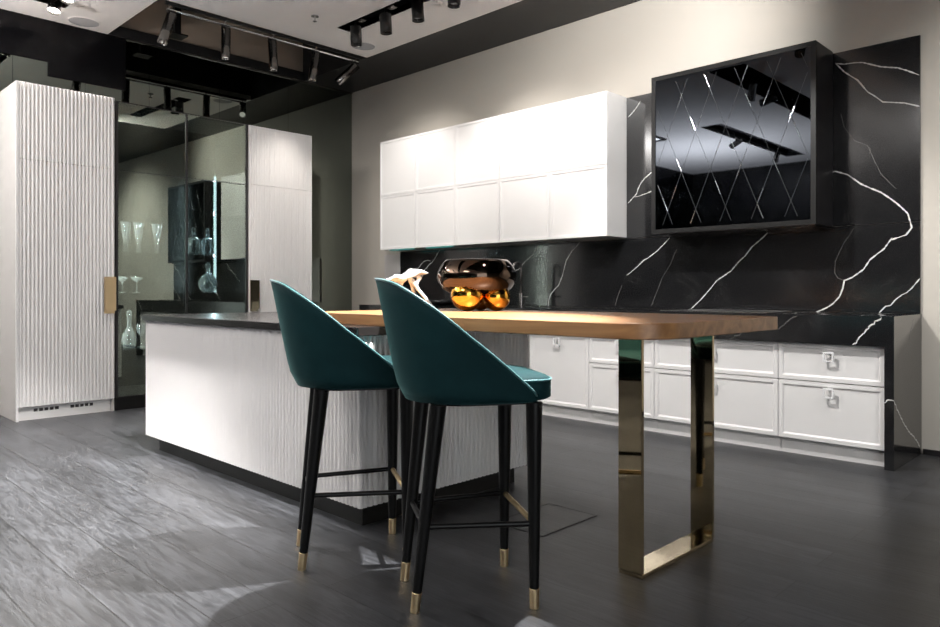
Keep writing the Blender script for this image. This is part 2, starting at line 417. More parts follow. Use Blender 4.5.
# ------------------------------------------------------------------ glass vitrine
v = thing('glass_vitrine', (XF - .3, 3.03, 0), 'dark smoked glass display cabinet holding crystal, between two fluted cabinets', 'display cabinet')
x0 = XL + .006; VY0, VY1 = 2.384, 3.666
b = MB()
for y0, y1 in ((VY0, VY0 + .02), (VY1 - .02, VY1)): b.box(x0, XF - .022, y0, y1, 0, 2.76)
b.box(x0, XF - .022, VY0 + .02, VY1 - .02, 2.74, 2.76); b.box(x0, XF - .022, VY0 + .02, VY1 - .02, .11, .13)
b.box(x0, x0 + .01, VY0 + .02, VY1 - .02, .13, 2.74)
b.build('carcass', M['black'], v)
bx(XF - .08, XF - .03, VY0 + .021, VY1 - .021, 0, .109).build('plinth', M['black'], v)
for i, (y0, y1) in enumerate(((VY0 + .002, 3.029), (3.033, VY1 - .002))):
    f = MB(); t = .011 if i else .02
    e = .02 if i == 0 else .006; g = .006 if i == 0 else .02
    f.box(XF - .02, XF - .001, y0, y0 + e, .115, 2.765); f.box(XF - .02, XF - .001, y1 - g, y1, .115, 2.765)
    f.box(XF - .02, XF - .001, y0 + e, y1 - g, .115, .125); f.box(XF - .02, XF - .001, y0 + e, y1 - g, 2.757, 2.765)
    f.box(XF - .02, XF + .0005, y0 + e, y1 - g, 2.145, 2.150)
    dr = f.build('door', M['darkgrey'], v)
    g1 = MB(); ya, yb = y0 + e + .0005, y1 - g - .0005; tl = (yb - ya) * .0112
    for za, zb in ((.1255, 2.1445), (2.1505, 2.7565)):     # the panes sit a touch out of parallel
        g1.add([(XF - .003 - k, y, z) for z in (za, zb) for k, y in ((0, ya), (tl, yb), (tl + .005, yb), (.005, ya))],
               [(3, 2, 1, 0), (4, 5, 6, 7), (0, 1, 5, 4), (1, 2, 6, 5), (2, 3, 7, 6), (3, 0, 4, 7)])
    o = g1.build('glass_pane', M['smokeglass'], dr)
bx(XF, XF + .018, 3.012, 3.026, .95, 1.17).build('handle', M['black'], v, bevel=.002)
for z in (.54, 1.05, 1.43, 1.85):
    bx(x0 + .012, XF - .05, VY0 + .022, VY1 - .022, z - .006, z).build('shelf', M['shelfglass'], v)
b = MB(); b.box(-7.10, -7.088, 3.47, 3.492, 1.055, 2.25)
o = b.build('light_strip', M['led'], v); o['label'] = 'glowing cool white strip'
for z in (1.36, 1.80): pass
lamp('AREA', 'vitrine_side_fill', (-6.80, 2.412, 1.3), (-7.00, 2.9, 1.3), 9, (1, .97, .92), v, shape='RECTANGLE', size=.02, size_y=1.6)  # unseen area lamp added to brighten the flutes
lamp('AREA', 'vitrine_strip_light', (-7.09, 3.467, 1.65), (-7.02, 3.0, 1.65), 9, (0.75, 0.9, 1), v, shape='RECTANGLE', size=.012, size_y=1.15)

def crystal(name, prof, x, y, z, label, cat, group=None, n=14, extra=None):
    t = thing(name, (x, y, z), label, cat, group)
    b = MB(); b.lathe(prof, (x, y, z), n)
    b.build('body' if extra else 'bowl', M['crystal'], t, smooth=True)
    if extra:
        b = MB(); b.lathe(extra, (x, y, z), n); b.build('stopper', M['crystal'], t, smooth=True)
    return t
flute = [(0.001, 0), (.032, .001), (.03, .004), (.006, .012), (.006, .08), (.014, .12), (.026, .2), (.036, .28), (.034, .28), (.022, .2), (.008, .13), (.001, .125)]
for k, (y, w) in enumerate(((2.545, 'behind the left door frame'), (2.66, 'in the middle of the left door'), (2.83, 'nearest the vitrine mid frame'))):
    for j, (dx, dy) in enumerate(((0, 0), (-.06, .045))):
        crystal('champagne_flute', flute, -6.98 + dx, y + dy, 1.431, 'crystal champagne flute on the vitrine shelf, %s, %s' % (('front one', 'back one')[j], w), 'glass', 'champagne flutes on the upper vitrine shelf')
coupe = [(0.001, 0), (.036, .001), (.034, .004), (.005, .01), (.005, .10), (.02, .11), (.05, .135), (.056, .15), (.052, .149), (.02, .118), (.001, .112)]
crystal('coupe_glass', coupe, -6.98, 2.655, 1.051, 'wide crystal coupe glass standing on the middle vitrine shelf', 'glass', 'coupe glasses in the vitrine')
crystal('coupe_glass', coupe, -6.99, 2.525, 1.051, 'wide crystal coupe glass half hidden by the left vitrine frame', 'glass', 'coupe glasses in the vitrine')
wine = [(0.001, 0), (.036, .001), (.034, .004), (.005, .01), (.005, .10), (.03, .13), (.042, .17), (.036, .215), (.034, .215), (.038, .17), (.026, .133), (.001, .112)]
crystal('wine_glass', wine, -6.98, 2.69, .541, 'crystal wine glass on the lowest vitrine shelf', 'glass')
dec = [(0.001, 0), (.05, .001), (.065, .04), (.07, .08), (.05, .14), (.02, .19), (.016, .25), (.024, .27), (.02, .27), (.012, .25), (.012, .2), (.04, .14), (.06, .08), (.055, .03), (.001, .01)]
crystal('decanter', dec, -6.98, 2.585, .541, 'tall crystal decanter on the lowest vitrine shelf', 'decanter', extra=[(.001, .272), (.013, .273), (.022, .30), (.026, .325), (.014, .345), (.001, .35)])
rd = [(0.001, 0), (.04, .001), (.075, .03), (.095, .08), (.09, .12), (.06, .165), (.022, .19), (.017, .22), (.026, .235), (.02, .235), (.013, .22), (.016, .19), (.05, .16), (.078, .115), (.08, .08), (.06, .035), (.001, .012)]
crystal('decanter', rd, -6.98, 3.35, 1.051, 'round bellied crystal decanter alone below the two square ones', 'decanter', n=16, extra=[(.001, .237), (.013, .238), (.028, .255), (.032, .28), (.014, .30), (.001, .302)])
for y, lab in ((3.20, 'square crystal decanter left of its twin on the vitrine shelf'), (3.345, 'square crystal decanter nearest the light strip')):
    sq = [(0.001, 0), (.062, .001), (.066, .01), (.066, .14), (.05, .16), (.018, .175), (.016, .20), (.024, .21), (.018, .21), (.012, .20), (.014, .178), (.045, .155), (.054, .14), (.054, .02), (.001, .018)]
    crystal('decanter', sq, -6.98, y, 1.431, lab, 'decanter', 'square decanters', n=4 if False else 8, extra=[(.001, .212), (.014, .213), (.022, .235), (.026, .25), (.014, .268), (.001, .27)])

# ------------------------------------------------------------------ island
IX0, IX1, IY0, IY1, IZ0, IZ1 = -4.98, -2.591, 1.947, 3.119, .10, .868
t = thing('kitchen_island', ((IX0 + IX1) / 2, (IY0 + IY1) / 2, 0), 'white fluted kitchen island on a recessed black plinth', 'kitchen island')
bx(IX0 + .02, IX1 - .02, IY0 + .02, IY1 - .02, IZ0, IZ1).build('carcass', M['shell'], t)
f1 = flutes(IX0, IX1, IZ0, IZ1, IY0, -1, 'x', 80, .009); f1.build('front_panel', M['flute'], t, smooth=True)
f1 = flutes(IY0 + .0185, IY1 - .0185, IZ0, IZ1, IX1, 1, 'y', 38, .009); f1.build('end_panel', M['flute'], t, smooth=True)
f1 = flutes(IY0 + .0185, IY1 - .0185, IZ0, IZ1, IX0, -1, 'y', 38, .009); f1.build('end_panel', M['flute'], t, smooth=True)
bx(IX0, IX1, IY1 - .018, IY1, IZ0, IZ1).build('back_panel', M['lacquer'], t)
bx(IX0 + .09, IX1 - .06, IY0 + .06, IY1 - .06, 0, IZ0).build('plinth', M['black'], t)

def rrect(x0, x1, y0, y1, r, n=10):
    p = []
    rs = r if isinstance(r, (tuple, list)) else (r,) * 4
    for (cx, cy, a0, q) in ((x1, y0, -90, rs[0]), (x1, y1, 0, rs[1]), (x0, y1, 90, rs[2]), (x0, y0, 180, rs[3])):
        sx = -1 if cx == x1 else 1; sy = 1 if cy == y0 else -1
        for i in range(n + 1):
            a = R(a0 + 90 * i / n); p.append((cx + sx * q + q * math.cos(a), cy + sy * q + q * math.sin(a)))
    return p
b = bx(IX0 - .02, IX1 + .012, IY0 - .018, IY1 + .015, .8685, .908)
M['worktop'] = mat('dark stone worktop', (0.018, 0.016, 0.016), 0.22)
tag(b.build('island_worktop', M['worktop'], bevel=.002), 'black marble worktop slab lying on the white island', 'worktop')

# ------------------------------------------------------------------ dining bar table
TX0, TX1, TY0, TY1, TZ0, TZ1 = -3.19, -1.19, 2.06, 3.07, .9085, .963
t = thing('bar_table', (-1.46, 2.6, 0), 'oak topped bar table on a polished brass loop leg, reaching over the island', 'table')
b = MB(); b.prism(rrect(TX0, TX1, TY0, TY1, (.17, .03, .03, .03), 14), TZ0, TZ1)
b.build('tabletop', M['oak'], t, bevel=.004, seg=3, smooth=True)
bx(-1.515, -1.415, 2.35, 2.368, .0185, TZ0).build('leg', M['bronze'], t, bevel=.0015)
bx(-1.508, -1.408, 2.905, 2.923, .0185, TZ0).build('leg', M['bronze'], t, bevel=.0015)
bx(-1.512, -1.412, 2.35, 2.923, .002, .018).build('foot_bar', M['bronze'], t, bevel=.0015)
bx(-1.505, -1.42, 2.37, 2.90, 0, .0018).build('felt_pad', M['black'], t)

# ------------------------------------------------------------------ vase on balls
BC = (-2.703, 2.812)
Rv = Vector((.7143, .6999, 0)); Fv = Vector((-.6999, .7143, 0))
vs_ = thing('bowl_vase', (BC[0], BC[1], TZ1), 'wide black mirrored bowl vase standing on three gold balls on the oak table', 'vase')
for (lat, fw, r) in ((-.053, -.105, .086), (.103, -.055, .074), (.02, .10, .074)):
    c = Vector((BC[0], BC[1], TZ1 + r)) + Rv * lat + Fv * fw
    b = MB(); b.lathe([(.0005 + r * math.sin(R(7.5 * k)), -r * math.cos(R(7.5 * k))) for k in range(25)], c, 40)
    b.build('ball_foot', M['gold'], vs_, smooth='all')['label'] = 'mirror gold ball'
b = MB()
prof = [(.001, .0), (.05, .0), (.10, .004), (.15, .018), (.185, .04), (.207, .068), (.2175, .10), (.214, .13), (.198, .162), (.178, .186), (.166, .196),
        (.161, .197), (.165, .19), (.185, .165), (.203, .13), (.207, .10), (.197, .07), (.17, .04), (.10, .015), (.001, .012)]
b.lathe(prof, (BC[0], BC[1], 1.04), 64)
b.build('bowl', M['tint'], vs_, smooth='all')

# white porcelain sculpture
def skinned(name, nodes, edges, mat_, sub=2):
    me = bpy.data.meshes.new(name); me.from_pydata([n[:3] for n in nodes], edges, []); me.materials.append(mat_)
    o = bpy.data.objects.new(name, me); COL.objects.link(o)
    o.modifiers.new('skin', 'SKIN'); o.modifiers['skin'].use_smooth_shade = True
    for i, n in enumerate(nodes):
        sv = me.skin_vertices[0].data[i]; sv.radius = (n[3], n[4] if len(n) > 4 else n[3]); sv.use_root = (i == 0)
    s = o.modifiers.new('sub', 'SUBSURF'); s.levels = sub; s.render_levels = sub
    return o
sc = Vector((-3.045, 2.616, 0))
def sp(lat, z, fw, r, r2=None):
    p = sc + Rv * lat + Fv * fw; return (p.x, p.y, z, r, r2 or r)
st = thing('sculpture', (sc.x, sc.y, TZ1), 'white porcelain organic sculpture on thin legs behind the front stool', 'sculpture')
bm = bmesh.new(); bmesh.ops.create_uvsphere(bm, u_segments=48, v_segments=24, radius=1)
for vtx in bm.verts:
    x, y, z = vtx.co
    k = 1 - .35 * abs(x) ** 2
    zz = z * (.030 if z > 0 else .020) * k + .010 * math.sin(5 * x + 2 * y) * (1 - x * x) + .004 * math.sin(11 * x)
    p = sc - Vector((sc.x, sc.y, TZ1)) + Vector((sc.x, sc.y, 0)) + Rv * (x * .122 - .008) + Fv * (y * .055 * k)
    vtx.co = (p.x - sc.x, p.y - sc.y, 1.148 - TZ1 + zz + x * .026)
me = bpy.data.meshes.new('body'); bm.to_mesh(me); bm.free(); me.materials.append(M['porcelain'])
for p in me.polygons: p.use_smooth = True
o = bpy.data.objects.new('body', me); COL.objects.link(o); o.parent = st
def leg_(pts):
    nodes = [sp(*p) for p in pts]; nodes = [(n[0] - sc.x, n[1] - sc.y, n[2] - TZ1, n[3], n[4]) for n in nodes]
    o = skinned('leg', nodes, [(k, k + 1) for k in range(len(nodes) - 1)], M['porcelain']); o.parent = st
leg_([(.0, 1.150, 0, .020), (.035, 1.115, -.01, .014), (.06, 1.075, -.01, .010), (.095, 1.035, -.01, .010), (.13, .985, -.01, .012), (.15, .973, -.01, .008)])
leg_([(.07, 1.155, 0, .018), (.052, 1.12, -.005, .011), (.045, 1.09, -.01, .010), (.06, 1.07, -.01, .008)])
leg_([(-.035, 1.13, .0, .018), (-.045, 1.09, .02, .012), (-.06, 1.03, .05, .010), (-.09, .975, .07, .010)])
leg_([(.01, 1.14, .01, .018), (.02, 1.10, .05, .012), (.03, 1.03, .09, .010), (.05, .975, .12, .010)])

# ------------------------------------------------------------------ bar stools
def rim_z(s):
    T = [(-.225, 1.108), (-.20, 1.094), (-.155, 1.045), (-.105, .992), (-.03, .915), (.09, .818), (.16, .757), (.195, .727), (.21, .705)]
    if s <= T[0][0]: return T[0][1]
    for (a, za), (c, zb) in zip(T, T[1:]):
        if s <= c: return za + (zb - za) * (s - a) / (c - a)
    return T[-1][1]
def make_stool(loc, yaw, label):
    root = thing('bar_stool', (loc[0], loc[1], 0), label, 'bar stool', 'teal velvet bar stools', -yaw)   # local +Y is forwards
    # centre line of the shell
    cl = []
    for i in range(31):
        th = R(-90 + 6 * i); cl.append((.225 * math.sin(th), -.225 * math.cos(th), abs(math.cos(th))))
    front = [(.226, .05, 0), (.225, .10, 0), (.222, .14, 0), (.216, .17, 0), (.207, .195, 0), (.195, .21, 0)]
    line = [(-x, y, c) for x, y, c in reversed(front)] + cl + front
    ZB = .695; b = MB(); k = len(line); NZ = 9; V = []
    rim = []
    for (x, y, c) in line:
        zt = rim_z(y); nrm = Vector((x / .225 ** 2, y / .225 ** 2 if y < 0 else 0, 0))
        if y >= 0: nrm = Vector((1 if x > 0 else -1, 0, 0))
        nrm.normalize(); col = []
        for side in (0, 1):
            for j in range(NZ):
                t = j / (NZ - 1); z = ZB + (zt - ZB) * t
                h = z - ZB
                lean = (.20 * h + .02 * math.sin(min(1, h / .12) * math.pi / 2) * .4) * c + .10 * h * (1 - c)
                th = .034 - .012 * t
                p = Vector((x, y, z)) + nrm * (lean - side * th)
                if side == 0 and j == 0: p -= nrm * .012; p.z += 0
                col.append(p)
        out, inn = col[:NZ], col[NZ:]
        top = (out[-1] + inn[-1]) / 2 + Vector((0, 0, .006))
        V.append(out + [top] + inn[::-1]); rim.append(out[-1] + Vector((0, 0, .003)))
    n = len(V[0]); vs = [p for c in V for p in c]; fs = []
    for i in range(k - 1):
        for j in range(n):
            fs.append((i * n + j, (i + 1) * n + j, (i + 1) * n + (j + 1) % n, i * n + (j + 1) % n))
    fs += [tuple(range(n)), tuple((k - 1) * n + j for j in range(n - 1, -1, -1))]
    b.add(vs, fs); sh = b.build('backrest', M['velvet'], root, smooth='all', world=False)
    b = MB(); b.path(rim, .0045, 8); b.build('piping', M['piping'], sh, smooth='all', world=False)
    # cushion
    out = rrect(-.205, .205, -.17, .30, (.07, .07, .17, .17), 8)
    out = rrect(-.205, .205, -.175, .275, (.17, .075, .075, .17), 8)
    b = MB(); layers = [(.95, .700), (1.0, .708), (1.0, .762), (.985, .772), (.93, .780), (.7, .790), (.35, .795)]
    cy = .06; vs = []
    for s, z in layers:
        for x, y in out: vs.append((x * s, cy + (y - cy) * s, z))
    m_ = len(out); fs = []
    for i in range(len(layers) - 1):
        for j in range(m_): fs.append((i * m_ + j, i * m_ + (j + 1) % m_, (i + 1) * m_ + (j + 1) % m_, (i + 1) * m_ + j))
    fs += [tuple(range(m_ - 1, -1, -1)), tuple((len(layers) - 1) * m_ + j for j in range(m_))]
    b.add(vs, fs); cu = b.build('seat', M['velvet'], root, smooth='all', world=False)
    b = MB(); b.path([(x * 1.003, cy + (y - cy) * 1.003, .768) for x, y in out], .004, 8, closed=True); b.build('piping', M['piping'], cu, smooth='all', world=False)
    b = MB(); b.prism(rrect(-.17, .17, -.14, .22, (.12, .06, .06, .12), 6), .684, .6945)
    b.build('seat_base', M['blackwood'], root, world=False)
    feet = {}
    for sx in (-1, 1):
        for (fy, fx, ty, tx) in ((-.199, .135, -.125, .165), (.199, .192, .200, .188)):
            a = Vector((sx * fx, fy, 0)); c = Vector((sx * tx, ty, .694)); d = (c - a)
            L = d.length; q = a + d * (.068 / L)
            b = MB(); b.tube(q, c, .0165, .0285, 20)
            lg = b.build('leg', M['blackwood'], root, smooth=True, world=False)
            b = MB(); b.tube(a, q, .0158, .0172, 20); o = b.build('foot_cap', M['brass'], lg, smooth=True, world=False, bevel=.001)
            feet[(sx, fy > 0)] = (a, d)
    def at(k, z): a, d = feet[k]; return a + d * (z / d.z)
    for sx in (-1, 1):
        b = MB(); b.tube(at((sx, False), .285), at((sx, True), .285), .0095, n=12); b.build('stretcher', M['blackwood'], root, smooth=True, world=False)
    b = MB(); b.tube(at((-1, False), .285), at((1, False), .285), .0095, n=12); b.build('stretcher', M['blackwood'], root, smooth=True, world=False)
    b = MB(); b.tube(at((-1, True), .285), at((1, True), .285), .010, n=14); o = b.build('footrest', M['brass'], root, smooth=True, world=False); o['label'] = 'brass front footrest bar'
    return root
M['piping'] = mat('teal piping', (0.03, 0.14, 0.15), 0.5, sheen=0.3)
make_stool((-1.82, 1.83), R(33), 'teal velvet bar stool nearest the camera, standing before the oak tabletop')
make_stool((-2.415, 1.768), R(31), 'teal velvet bar stool standing before the corner of the white fluted island')

# ------------------------------------------------------------------ marble back slabs with traced veins
_rn = random.Random(9)
def ribbon(b, pts, w, place, m):
    """jagged tapering vein along 2-D polyline pts, place(u,v)->3-D point lying in the slab face"""
    fine = []
    for (u0, v0), (u1, v1) in zip(pts, pts[1:]):
        L = math.hypot(u1 - u0, v1 - v0); n = max(1, int(L / .011))
        for i in range(n):
            t = i / n; k = .0 if i == 0 else .006
            fine.append((u0 + (u1 - u0) * t + _rn.uniform(-k, k), v0 + (v1 - v0) * t + _rn.uniform(-k, k)))
    fine.append(pts[-1]); v = []; f = []
    for i, (u, q) in enumerate(fine):
        a = fine[max(0, i - 1)]; c = fine[min(len(fine) - 1, i + 1)]
        d = Vector((c[0] - a[0], c[1] - a[1])).normalized(); nn = Vector((-d.y, d.x))
        ww = w * _rn.uniform(.45, 1.25) * (.35 if i in (0, len(fine) - 1) else 1)
        v += [place(u + nn.x * ww, q + nn.y * ww), place(u - nn.x * ww, q - nn.y * ww)]
        if i: f.append((2 * i - 2, 2 * i - 1, 2 * i + 1, 2 * i))
    b.add(v, f, m)
YS = 5.445     # face of the slabs
ZT = .918
VEINS = {'back': [(0.0042, 1, [(-1.7262, 2.6749), (-1.6669, 2.6572), (-1.6022, 2.6523), (-1.5491, 2.6429), (-1.4969, 2.6176), (-1.4352, 2.5881), (-1.3347, 2.5596), (-1.2758, 2.5269), (-1.2083, 2.484)]), (0.0042, 1, [(-1.7262, 2.6797), (-1.6669, 2.6033), (-1.5809, 2.5271), (-1.5177, 2.4339), (-1.4659, 2.3897), (-1.425, 2.348), (-1.2953, 2.3176), (-1.2083, 2.2798)]), (0.005, 1, [(-1.8568, 1.8136), (-1.8225, 1.8701), (-1.7774, 1.9009), (-1.7262, 1.914), (-1.6452, 1.8812), (-1.5597, 1.8069), (-1.4969, 1.7707), (-1.4352, 1.7373), (-1.3745, 1.6866), (-1.3347, 1.6495), (-1.2758, 1.5824), (-1.2525, 1.4879), (-1.2855, 1.4411), (-1.3745, 1.4122)]), (0.005, 1, [(-1.3682, 1.4277), (-1.4162, 1.3546), (-1.455, 1.3237), (-1.5043, 1.2818), (-1.5441, 1.2171), (-1.615, 1.1631), (-1.6665, 1.1414), (-1.6769, 1.0855), (-1.6978, 1.0295), (-1.7399, 0.9796), (-1.7825, 0.9495), (-1.8582, 0.9139), (-1.8147, 0.9011)]), (0.004, 1, [(-1.2061, 1.1515), (-1.2556, 1.0846), (-1.2834, 1.0572), (-1.3114, 1.0423), (-1.3491, 1.0101), (-1.3777, 0.9712), (-1.4065, 0.9665), (-1.455, 0.9115)]), (0.0035, 1, [(-3.0101, 1.5129), (-3.0653, 1.4614), (-3.1401, 1.3974), (-3.2161, 1.3492), (-3.2546, 1.3334), (-3.3229, 1.2752), (-3.3922, 1.2247), (-3.4222, 1.2079)]), (0.004, 1, [(-2.2014, 1.5067), (-2.2374, 1.4725), (-2.3229, 1.4038), (-2.3726, 1.3397), (-2.4229, 1.297), (-2.4867, 1.2241), (-2.6042, 1.1506), (-2.6441, 1.1003), (-2.7388, 0.998), (-2.8357, 0.9115)]), (0.0035, 1, [(-3.9209, 1.5198), (-3.9683, 1.4726), (-4.0118, 1.4389), (-4.0513, 1.3869), (-4.0778, 1.352), (-4.1, 1.281), (-4.1223, 1.2096), (-4.1672, 1.12), (-4.2125, 1.084), (-4.2583, 1.0385), (-4.2813, 0.9836), (-4.2929, 0.9104)]), (0.0038, 1, [(-4.4029, 1.5131), (-4.4456, 1.4649), (-4.4816, 1.4197), (-4.5299, 1.3877), (-4.5787, 1.3573), (-4.6279, 1.3114), (-4.6652, 1.28), (-4.7153, 1.2715)]), (0.0042, 1, [(-5.7845, 1.5372), (-5.841, 1.4778), (-5.8799, 1.4262), (-5.9321, 1.3834), (-5.9716, 1.3667), (-6.0113, 1.3319), (-6.0514, 1.3059), (-6.0648, 1.2613), (-6.1051, 1.2169), (-6.1594, 1.1632), (-6.2142, 1.1091)]), (0.0035, 1, [(-5.9452, 1.4015), (-5.998, 1.412), (-6.0514, 1.4046), (-6.0917, 1.3824), (-6.1322, 1.3473), (-6.1594, 1.3262), (-6.2142, 1.322), (-6.2696, 1.3103)]), (0.004, 1, [(-3.2886, 2.6976), (-3.3229, 2.6522), (-3.3623, 2.616), (-3.4122, 2.5769)]), (0.004, 1, [(-3.1779, 2.0761), (-3.245, 2.0326), (-3.2838, 1.994), (-3.3131, 1.9455), (-3.3258, 1.9072), (-3.3723, 1.8648), (-3.4122, 1.8293)]), (0.003, 1, [(-3.1779, 1.9153), (-3.245, 1.8961), (-3.3131, 1.881), (-3.3524, 1.8803)]), (0.002, 2, [(-1.6007, 1.5127), (-1.6355, 1.4526), (-1.6665, 1.4095), (-1.6978, 1.3437), (-1.7251, 1.2771), (-1.7293, 1.1984), (-1.7083, 1.1598), (-1.6665, 1.1414)]), (0.002, 2, [(-2.9492, 1.4172), (-3.0072, 1.2871), (-3.0807, 1.1821), (-3.1254, 1.0752), (-3.1858, 0.94)]), (0.002, 2, [(-1.6887, 2.314), (-1.6669, 2.2165), (-1.6022, 2.1133), (-1.5177, 2.0666), (-1.4762, 1.958), (-1.4352, 1.8621), (-1.3846, 1.8001), (-1.3446, 1.7511)]), (0.002, 2, [(-1.5386, 2.0811), (-1.4969, 2.0408), (-1.5073, 2.0078)]), (0.002, 2, [(-3.5444, 0.9363), (-3.5135, 1.0246), (-3.4727, 1.1211)])], 'front': [(0.004, 1, [(-1.2669, 0.9085), (-1.2886, 0.8907), (-1.3168, 0.8673), (-1.3563, 0.8224), (-1.3931, 0.7771), (-1.4043, 0.7502), (-1.4287, 0.7383)]), (0.0025, 2, [(-1.7527, 0.9087), (-1.7828, 0.8986), (-1.801, 0.8857), (-1.8316, 0.8567), (-1.8748, 0.8143)]), (0.0025, 2, [(-2.1212, 0.7825), (-2.1775, 0.7527), (-2.2274, 0.7228)]), (0.0035, 1, [(-1.2607, 0.4), (-1.2316, 0.4203), (-1.2118, 0.4207), (-1.1997, 0.4169)])], 'side': [(0.004, 1, [(4.8163, 0.4167), (4.8653, 0.3719), (4.9339, 0.3206), (5.0301, 0.2559), (5.1631, 0.1809), (5.2666, 0.1426), (5.3519, 0.0932), (5.4101, 0.0527)]), (0.0015, 2, [(5.2666, 0.8927), (5.1972, 0.8313), (5.1495, 0.7612)])], 'top': [(0.004, 1, [(-1.385, 4.817), (-1.4, 4.95), (-1.36, 5.1), (-1.4, 5.3), (-1.37, 5.44)]), (0.004, 1, [(-1.93, 4.82), (-1.84, 5.0), (-1.9, 5.2), (-1.86, 5.44)])]}
def slab(name, x0, x1, z0, z1, label):
    b = MB(); b.box(x0, x1, YS, YB - .001, z0, z1, 0)
    for w, m, pts in VEINS['back']:
        seg = []
        dn = []
        for (a, c), (e, g) in zip(pts, pts[1:]):
            n = max(1, int(math.hypot(e - a, g - c) / .012)); dn += [(a + (e - a) * i / n, c + (g - c) * i / n) for i in range(n)]
        for p in dn + [pts[-1], None]:
            ok = p is not None and x0 <= p[0] <= x1 and z0 - .006 <= p[1] <= z1 + .006
            if ok: seg.append((p[0], min(max(p[1], z0), z1)))
            else:
                if len(seg) > 1: ribbon(b, seg, w, lambda u, q: (min(max(u, x0), x1), YS - .0006, min(max(q, z0), z1)), m)
                seg = []
        # (pieces crossing the joint continue in the neighbouring slab)
    return tag(b.build(name, [M['marble'], M['vein'], M['vein2']]), label, 'wall slab')
slab('marble_slab', -3.43, -1.205, 1.527, 2.748, 'tall black marble slab with white veins on the wall behind the hood')
slab('marble_splashback', -6.47, -1.205, ZT + .001, 1.523, 'long low black marble splashback above the back worktop')
tag(bx(-6.76, -6.475, YS - .005, YB - .001, ZT + .001, 1.50).build('filler_panel', M['shell'], bevel=.004), 'pale grey filler panel left of the black splashback', 'panel')

# ------------------------------------------------------------------ back counter
FY = 4.815
b = MB(); b.box(-6.42, -1.20, FY, YB - .002, .873, ZT, 0); b.box(-6.42, -1.2525, FY, FY + .02, .735, .873, 0)
b.box(-1.252, -1.20, FY, YB - .002, 0, .873, 0)
for w, m, pts in VEINS['front']: ribbon(b, pts, w, lambda u, q: (u, FY - .0006, q), m)
for w, m, pts in VEINS['side']: ribbon(b, pts, w, lambda u, q: (-1.2 + .0006, u, q), m)
for w, m, pts in VEINS['top']: ribbon(b, pts, w, lambda u, q: (u, q, ZT + .0006), m)
tag(b.build('back_worktop', [M['marble'], M['vein'], M['vein2']]), 'black veined marble worktop with deep apron and waterfall end along the back wall', 'worktop')

def shaker(parent, x0, x1, z0, z1, y, name, fr=.035, d=.02, m='lacquer', inset=.008):
    """framed front: outer frame proud of a recessed field with sloped inner edge"""
    b = MB(); g = .0015; x0 += g; x1 -= g; z0 += g; z1 -= g
    A = [(x0, z0), (x1, z0), (x1, z1), (x0, z1)]; B = [(x0 + fr * .75, z0 + fr * .75), (x1 - fr * .75, z0 + fr * .75), (x1 - fr * .75, z1 - fr * .75), (x0 + fr * .75, z1 - fr * .75)]
    C = [(x0 + fr, z0 + fr), (x1 - fr, z0 + fr), (x1 - fr, z1 - fr), (x0 + fr, z1 - fr)]
    v = [(x, y + d, z) for x, z in A] + [(x, y, z) for x, z in A] + [(x, y, z) for x, z in B] + [(x, y + inset, z) for x, z in C]
    f = [(0, 1, 2, 3)]
    for o in (0, 4, 8):
        for i in range(4): f.append((o + i, o + (i + 1) % 4, o + 4 + (i + 1) % 4, o + 4 + i))
    f.append((12, 13, 14, 15)); b.add(v, f)
    return b.build(name, M[m], parent, bevel=.0012)
def ring_pull(parent, x, z, y):
    b = MB(); s = .032; t = .010; y0 = y - .030; y1 = y - .018
    b.box(x - s, x + s, y0, y1, z + s - t, z + s); b.box(x - s, x + s, y0, y1, z - s, z - s + t)
    b.box(x - s, x - s + t, y0, y1, z - s + t, z + s - t); b.box(x + s - t, x + s, y0, y1, z - s + t, z + s - t)
    b.box(x - .012, x + .012, y1, y + .001, z + s - t, z + s - .001)
    return b.build('handle', M['whitemetal'], parent, bevel=.0012)
cabs = [(-6.41, -5.79, 'door'), (-5.79, -5.20, 'drawers'), (-5.20, -4.63, 'door'), (-4.63, -4.03, 'door'), (-4.03, -3.41, 'door'), (-3.41, -2.815, 'drawers'), (-2.815, -1.893, 'drawers'), (-1.893, -1.2535, 'drawers')]
names = {4: 'white framed base cabinet with one tall door, nearest the island', 5: 'narrow white base cabinet with two drawers behind the near brass leg', 6: 'wide white drawer base cabinet behind the far brass table leg',
         7: 'white drawer base cabinet beside the marble waterfall end', 0: 'white base cabinet with one door at the far left end', 1: 'white drawer base cabinet second from the far left end', 2: 'white one door base cabinet hidden left of the sink', 3: 'white one door base cabinet behind the island'}
CY = 4.855
for i, (x0, x1, kind) in enumerate(cabs):
    if x1 < -4.7: continue
    t = thing('base_cabinet', ((x0 + x1) / 2, 5.1, 0), names[i], 'cabinet', 'white base cabinets along the back wall')
    xe = x1 - .0015
    bx(x0 + .0015, xe, CY + .0215, YB - .006, .10, .8725).build('carcass', M['lacquer'], t)
    bx(x0 + .0015, xe, CY + .045, CY + .06, 0, .0985).build('plinth', M['lacquer'], t)
    c = (x0 + x1) / 2
    if kind == 'door':
        d = shaker(t, x0, xe, .104, .732, CY, 'door'); ring_pull(d, c, .645, CY)
    else:
        d = shaker(t, x0, xe, .490, .732, CY, 'drawer'); ring_pull(d, c, .652, CY)
        d = shaker(t, x0, xe, .104, .486, CY, 'drawer'); ring_pull(d, c, .422, CY)

